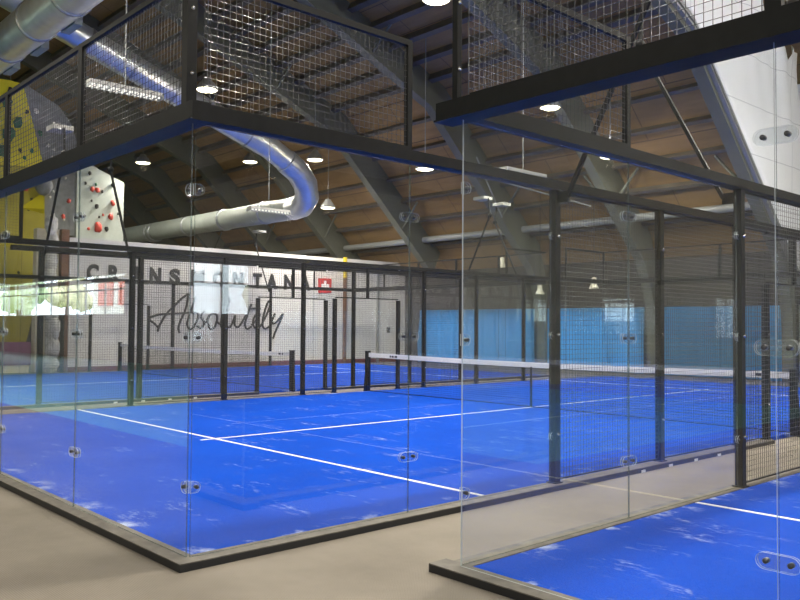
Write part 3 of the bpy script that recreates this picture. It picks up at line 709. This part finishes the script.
def smooth(p, n=5):
    out = []
    for i in range(len(p) - 1):
        a = p[max(0, i - 1)]; b = p[i]; c = p[i + 1]; d = p[min(len(p) - 1, i + 2)]
        for k in range(n):
            t = k / n
            out.append(tuple(.5 * (2 * b[j] + (c[j] - a[j]) * t + (2 * a[j] - 5 * b[j] + 4 * c[j] - d[j]) * t * t + (3 * b[j] - a[j] - 3 * c[j] + d[j]) * t ** 3) for j in (0, 1)))
    return out + [p[-1]]
m = MB()
for st in STROKES:
    m.tube([(WX + .03, y, z) for y, z in smooth(st)], .042, 6)
tag(m.build('script_sign', M['black']), 'black handwritten word Absolutely in script on the white wall', 'sign')
p = thing('yellow_topped_post', 'slim post with a yellow top against the white wall right of the red flag', 'post', (WX + .08, 19.1, FZ))
MB().box((WX + .02, 19.04, FZ), (WX + .14, 19.16, 3.6)).build('lower_post', M['wood'], p); MB().box((WX + .02, 19.04, 3.6), (WX + .14, 19.16, 4.5)).build('yellow_top', M['poley'], p)
tag(MB().box((WX, 21.58, 1.25), (WX + .05, 21.74, 1.5)).build('wall_box', M['black']), 'small dark box mounted on the white wall near the curtain', 'switch box')
tag(MB().box((WX + .005, 20.95, FZ), (WX + .1, 21.05, 4.3)).build('pale_conduit', M['pipe']), 'pale vertical conduit at the right end of the white wall', 'conduit')

# entrance corner left of the sign wall
o = MB().box((WX - .25, 7.16, FZ), (WX + .02, 7.40, 4.7)).build('timber_post', M['wood']); tag(o, 'brown timber post at the left end of the white wall', 'post')
o = MB().box((WX - .6, 6.98, FZ), (WX - .2, 7.15, 4.7)).box((WX - .6, 6.45, FZ), (WX - .25, 6.98, 4.7)).build('plaster_pier', M['cream']); tag(o, 'cream plaster pier left of the brown timber post', 'pier')
m = MB(); r = random.Random(5)
prev = None
for k in range(9):
    z = FZ + k * .56; m.blob((WX + .35 + r.uniform(-.04, .04), 6.74 + r.uniform(-.06, .06), z + .3), .22, .25 - .008 * k, .42, 90 + k, .22, 9, 6)
o = m.build('rock_column', M['stone']); tag(o, 'narrow whitewashed rock column in front of the cream pier', 'column')
o = thing('crash_mat', 'purple crash mat standing under the climbing wall', 'crash mat', (-23, 5.9, FZ))
MB().box((-23.3, 5.55, FZ), (-22.9, 6.35, .2)).build('pale_base', M['cream'], o); MB().box((-23.35, 5.5, .2), (-22.85, 6.4, .95)).build('mat_cover', M['purple'], o)

# ------------------------------------------------------------------ climbing wall
def climb(name, poly, x0, x1, mat, label, holds):
    t = thing(name, label, 'climbing wall', (x1, sum(p[0] for p in poly) / len(poly), min(p[1] for p in poly)), 'climbing wall panels')
    MB().prism(poly, 'X', x0, x1).build('panel', M[mat], t)
    for i, (y, z, s, hm) in enumerate(holds):
        MB().blob((x1 + s * .2, y, z), s * .5, s * .85, s * 1.0, i * 7 + int(z * 10), .3, 8, 6).build('climbing_hold', M[hm], t)
climb('climbing_board', [(3.0, 7.0), (7.75, 7.35), (6.95, 10.3), (6.5, 10.35), (3.0, 10.1)], -26.6, -26.0, 'yellow', 'bright yellow climbing panel with big green holds',
      [(6.42, 9.55, .22, 'greenh'), (6.80, 8.85, .2, 'greenh'), (6.5, 8.35, .27, 'greenh'), (6.28, 7.75, .2, 'greenh'), (7.3, 7.9, .08, 'greenh'), (6.9, 7.85, .08, 'blackh'), (6.5, 10.0, .1, 'blackh'), (7.1, 9.3, .08, 'blackh'), (7.05, 7.6, .07, 'greenh')])
r = random.Random(12)
climb('climbing_board', [(7.78, 4.9), (8.95, 4.9), (8.95, 8.5), (8.7, 9.2), (8.25, 9.75), (6.98, 10.35), (7.77, 7.4)], -26.8, -26.05, 'rock', 'grey textured climbing panel between the yellow and pale panels',
      [(8.6, 7.3, .1, 'redh'), (8.7, 6.2, .09, 'redh'), (8.5, 5.6, .09, 'redh'), (7.45, 9.4, .1, 'whiteh'), (8.2, 8.9, .1, 'whiteh'), (7.6, 8.6, .1, 'greenh'), (7.9, 8.2, .07, 'whiteh')] + [(r.uniform(8.0, 8.8), r.uniform(5, 8.4), .05, 'whiteh') for _ in range(10)])
climb('climbing_board', [(8.97, 4.2), (10.82, 4.2), (10.82, 7.15), (9.26, 7.78), (8.97, 7.75)], -26.5, -26.0, 'pale', 'pale green-white climbing panel with red and black holds',
      [(9.45, 7.35, .08, 'blackh'), (10.35, 7.0, .08, 'blackh'), (9.55, 6.75, .1, 'redh'), (9.75, 6.73, .1, 'redh'), (9.95, 6.7, .06, 'blackh'), (10.38, 6.3, .11, 'redh'), (9.75, 6.1, .09, 'blackh'), (9.3, 6.95, .06, 'blackh'), (9.7, 6.95, .06, 'greenh'),
       (10.3, 5.75, .12, 'redh'), (9.8, 5.3, .2, 'redh'), (10.15, 5.25, .1, 'blackh'), (9.55, 6.3, .05, 'blackh'), (10.0, 5.8, .06, 'redh'), (9.3, 5.7, .05, 'blackh'), (10.6, 5.9, .05, 'blackh'), (9.85, 5.7, .05, 'blackh'), (9.45, 5.2, .06, 'redh')])
climb('climbing_board', [(3.0, FZ), (7.0, FZ), (7.6, 2.6), (7.77, 4.9), (7.77, 7.3), (3.0, 6.95)], -26.5, -25.9, 'olive', 'olive yellow climbing panel below the bright yellow one',
      [(7.55, 6.6, .06, 'blackh'), (7.3, 6.1, .06, 'blackh'), (7.2, 5.7, .05, 'blackh'), (6.6, 6.9, .07, 'blackh'), (6.2, 6.3, .16, 'greenh'), (5.9, 6.0, .1, 'greenh'), (7.1, 6.5, .12, 'redh'), (7.5, 4.6, .06, 'blackh'), (6.9, 3.4, .06, 'blackh')])
o = MB().add([(-25.87, 6.9, 5.75), (-25.87, 7.7, 6.4), (-25.87, 7.75, 5.6), (-25.6, 7.65, 5.75)], [(0, 2, 3), (0, 3, 1), (1, 3, 2), (0, 1, 2)]).build('climbing_volume', M['yellow'])
tag(o, 'small yellow pyramid volume on the olive climbing panel', 'climbing volume')
o = MB().add([(-25.88, 6.2, 4.35), (-25.88, 6.75, 4.6), (-25.88, 6.7, 4.25), (-25.65, 6.6, 4.4)], [(0, 2, 3), (0, 3, 1), (1, 3, 2), (0, 1, 2)]).build('climbing_volume', M['yellow'])
tag(o, 'lower small yellow pyramid volume on the olive climbing panel, near the court rail', 'climbing volume')
o = MB().blob((-25.3, 7.5, 6.55), .28, .32, .36, 4, .1, 10, 8).build('climbing_volume', M['rock']); tag(o, 'round dark grey volume hung in front of the olive climbing panel', 'climbing volume')

# ------------------------------------------------------------------ ducts
def arc(pts, n=6): return pts
d = thing('air_duct', 'pale grey horizontal air duct turning up into a shiny sloping silver duct', 'duct', (-18.5, 14.2, 5.8))
MB().tube([(-36, 14.25, 5.9), (-19.2, 14.2, 5.78)], .40, 20).build('horizontal_run', M['ductg'], d)
MB().tube([(-19.2, 14.2, 5.78), (-18.6, 14.16, 5.82), (-18.05, 13.98, 6.05), (-17.7, 13.65, 6.4), (-17.55, 13.25, 6.75), (-17.5, 12.7, 7.05)], .42, 20).build('bend', M['duct'], d)
MB().tube([(-17.5, 12.7, 7.05), (-17.5, 12.0, 7.42), (-17.5, 3.3, 10.4)], .38, 20).build('sloping_run', M['duct'], d)
for x in (-21.0, -24, -27, -30.2, -30.6):
    MB().lathe((x, 14.21, 5.81), [(.40, -.05), (.445, -.045), (.445, .045), (.40, .05)], 20, axis='X').build('band', M['band'], d)
for k in range(6):
    y = 11.2 - 1.3 * k; z = 7.42 + (12.0 - y) * .3425
    MB().tube([(-17.5, y + .03, z - .01), (-17.5, y - .03, z + .01)], .395, 20).build('band', M['band'], d)
d = thing('air_duct', 'big pale duct with outlet grilles crossing the upper left roof above the mesh', 'duct', (-16, 3.6, 8.55))
MB().tube([(-25, 3.6, 8.55), (-11, 3.6, 8.55)], .46, 22).build('duct_tube', M['duct'], d)
for x in (-12.2, -14.3, -16.4, -18.5):
    MB().lathe((x, 3.6, 8.55), [(.46, -.04), (.49, -.035), (.49, .035), (.46, .04)], 22, axis='X').build('band', M['band'], d)
for x in (-13.2, -15.3, -17.4):
    MB().box((x - .4, 3.9, 8.15), (x + .4, 4.08, 8.4)).build('grille', M['ductg'], d)

# ------------------------------------------------------------------ lamps
LW = 1.0
def area(name, loc, size, power, col=(1, .93, .82), parent=None, rot=(0, 0, 0), sy=None, spread=None):
    ld = bpy.data.lights.new(name, 'AREA'); ld.energy = power; ld.color = col; ld.size = size
    if sy: ld.shape = 'RECTANGLE'; ld.size_y = sy
    else: ld.shape = 'DISK'
    lo = bpy.data.objects.new(name, ld); COL.objects.link(lo)
    if parent: lo.parent = parent; lo.location = Vector(loc) - Vector(parent.location)
    else: lo.location = loc
    lo.rotation_euler = rot; return lo
def high_bay(x, y, z, label, roof, power=300):
    t = thing('high_bay_lamp', label, 'lamp', (x, y, z), 'round high bay lamps')
    MB().lathe((x, y, z), [(.0, .34), (.11, .34), (.14, .26), (.22, .18), (.30, .03), (.30, .0), (.28, .0)], 20).build('housing', M['housing'], t)
    MB().lathe((x, y, z), [(.285, .012), (.24, -.02), (.0, -.05)], 20).build('lens', M['lens'], t)
    MB().tube([(x, y, z + .28), (x, y, roof)], .012, 6).build('suspension_rod', M['pipe'], t)
    area('lamp_light', (x, y, z - .05), .4, power, parent=t)
    pl = bpy.data.lights.new('lamp_glow', 'POINT'); pl.energy = power * .16; pl.color = (1, .84, .58); pl.shadow_soft_size = .12
    po = bpy.data.objects.new('lamp_glow', pl); COL.objects.link(po); po.parent = t; po.location = (0, 0, -.22)
for x, y, z, l in ((-14.87, 8.28, 8.0, 'bright round lamp beside the corner post of the middle court mesh'),
                   (-18.46, 14.6, 7.5, 'round lamp just right of the silver duct bend'),
                   (-25.75, 11.48, 8.0, 'bright round lamp below the middle court beam, left of the glass corner'),
                   (-12.83, 14.65, 6.4, 'round lamp right of the arch with the bright soffit'),
                   (-9.04, 15.92, 7.8, 'bright round lamp just below the front court beam'),
                   (-8.14, 17.56, 6.5, 'round lamp under the aisle side rail of the front court'),
                   (-6.71, 9.01, 8.3, 'round lamp at the top edge between the two raised meshes'),
                   (-22.56, 14.45, 8.0, 'small round lamp left of the silver duct slope'),
                   (-20.5, 16.76, 6.2, 'small round lamp right of the pale duct end')):
    high_bay(x, y, z, l, deckz(y) - .02)
for x, y in ((-3.5, 3.5), (-1.5, 12.5), (-10.5, 1.5), (-31, 8), (6, 4), (6, 12), (13, 8), (2.5, 17.5), (8, 18), (-2, -6), (8, -5), (-14, -6), (.7, 3.0), (.7, 9.0), (-13.5, 1.0), (.7, 15)):
    rz = deckz(y) if x < XE else (soff2(y) + 1.0 if y > 2 else 9 + (y + 12) * .6)
    high_bay(x, y, min(8.3, rz - .8), 'round high bay lamp overhead outside the picture', rz - .02)
for x, y, l in ((4.5, 12.0, 'unseen square floodlight added over the front court to brighten the white sheeting'), (4.5, 19.0, 'second unseen floodlight added farther along the front court to brighten the white sheeting')):
    t = thing('sheeting_fill_lamp', l, 'lamp', (x, y, 8.8), 'added floodlights for the sheeting')  # fill lamps out of view, added to brighten the sheeting
    MB().box((x, y - .3, 8.6), (x + .2, y + .3, 9.0)).build('housing', M['housing'], t)
    MB().box((x - .012, y - .27, 8.63), (x, y + .27, 8.97)).build('lens', M['lens'], t)
    MB().tube([(x + .1, y, 9.0), (x + .1, y, soff2(y) + .9)], .02, 6).build('suspension_rod', M['pipe'], t)
    fl = area('sheeting_fill_light', (x - .03, y, 8.8), .5, 150, (1, .97, .92), t, (0, math.radians(90), 0), .3); fl.data.spread = math.radians(110)
def linear(x, y0, y1, z, label):
    t = thing('linear_lamp', label, 'lamp', (x, (y0 + y1) / 2, z), 'linear tube lamps')
    MB().box((x - .13, y0, z), (x + .13, y1, z + .07)).build('housing', M['housing'], t)
    for s in (-.07, .07): MB().tube([(x + s, y0 + .04, z - .02), (x + s, y1 - .04, z - .02)], .025, 8).build('tube', M['tube'], t)
    g = MB()
    for k in range(13):
        y = y0 + (y1 - y0) * k / 12; g.box((x - .14, y - .006, z - .06), (x + .14, y + .006, z))
    g.build('louvre', M['band'], t)
    ym = (y0 + y1) / 2
    MB().tube([(x, ym, z + .07), (x, ym, deckz(ym) - .02)], .012, 6).build('suspension_rod', M['pipe'], t)
linear(-9.79, 3.05, 4.47, 6.0, 'linear tube lamp seen through the raised mesh left of the corner post')
linear(-15.9, 10.3, 11.7, 5.05, 'linear tube lamp hanging before the pale horizontal duct')
linear(-6.52, 10.9, 12.3, 5.0, 'linear tube lamp just above the middle court rail')
for x, z, l in ((-14.54, 3.75, 'upper bell-shaped cream pendant beside the slanting rods'), (-12.79, 2.72, 'lower bell-shaped cream pendant, a reflection built solid, left of the tall court post'), (-10.55, 2.85, 'bell-shaped cream pendant, a reflection built solid, behind the mesh right of the tall post')):  # second and third shades model reflections as solid lamps
    t = thing('pendant_lamp', l, 'lamp', (x, 20.3, z), 'bell pendants')
    MB().lathe((x, 20.3, z), [(.17, 0), (.165, .02), (.11, .12), (.09, .18), (.085, .36), (.0, .38)], 16).build('shade', M['bell'], t)
    MB().tube([(x, 20.3, z + .38), (x, 20.3, deckz(20.3) - .02)], .01, 6).build('cord', M['hose'], t)

# ------------------------------------------------------------------ curtain
def curtain(x0, x1, label, sd):
    r = random.Random(sd); n = int((x1 - x0) / .06); m = MB(); rows = 8; ph = r.uniform(0, 6)
    vs = []
    for i in range(n + 1):
        x = x0 + (x1 - x0) * i / n
        for j in range(rows + 1):
            t = j / rows; z = FZ + .03 + (2.27 - FZ - .03) * t
            y = 22.52 + (.04 + .03 * (1 - t)) * math.sin(x * 5.2 + ph + .9 * (1 - t)) + .045 * math.sin(x * 1.9 + 2.2 * t + ph) + .02 * math.sin(x * 13 + 3 * t) - .07 * max(0, math.sin(x * 2.6 - 1.9 * t + ph)) ** 10 - .04 * max(0, math.sin(x * 4.1 + 1.3 * t)) ** 8
            vs.append((x, y, z))
    R = rows + 1; k = len(vs); vs2 = [(p[0], p[1] + .006, p[2]) for p in vs]; fs = []
    for i in range(n):
        for j in range(rows):
            a, b, c, d = i * R + j, (i + 1) * R + j, (i + 1) * R + j + 1, i * R + j + 1
            fs += [(a, b, c, d), (k + a, k + d, k + c, k + b)]
    m.add(vs + vs2, fs, 0, True)
    o = tag(m.build('curtain', M['curtain']), label, 'curtain', 'blue curtains along the end wall'); return o
curtain(-21.2, -14.75, 'light blue plastic curtain left of the dark arch foot, next to the white wall', 1)
curtain(-14.3, -10.0, 'light blue plastic curtain between two dark arch feet behind the tall post', 2)
curtain(-9.55, -5.3, 'light blue plastic curtain behind the mesh at the right', 3)

# ------------------------------------------------------------------ camera, world, view
cam = bpy.data.cameras.new('camera'); co = bpy.data.objects.new('camera', cam); COL.objects.link(co)
cam.sensor_fit = 'HORIZONTAL'; cam.sensor_width = 36; cam.lens = 812.19 / 800 * 36; cam.clip_end = 300; cam.clip_start = .05
R = Matrix(((0.6745561647180058, 0.01834974876523914, 0.7379954385774936), (0.7381901849936534, -0.0262680866404267, -0.6740810325200427), (0.007016510526637525, 0.9994865053338657, -0.031264904214245465)))
mw = R.to_4x4(); mw.translation = Vector((5.04087, -2.67866, 1.58304)); co.matrix_world = mw
S.camera = co
w = bpy.data.worlds.new('sky'); S.world = w; w.use_nodes = True
bg = w.node_tree.nodes['Background']; bg.inputs['Color'].default_value = (.80, .90, 1, 1); bg.inputs['Strength'].default_value = 7.0
S.view_settings.view_transform = 'Standard'; S.view_settings.look = 'None'; S.view_settings.gamma = 1; S.view_settings.exposure = .22
S.view_settings.use_curve_mapping = False
S.cycles.transparent_max_bounces = 64; S.cycles.max_bounces = 8; S.cycles.diffuse_bounces = 4; S.cycles.glossy_bounces = 4
S.cycles.sample_clamp_indirect = 6
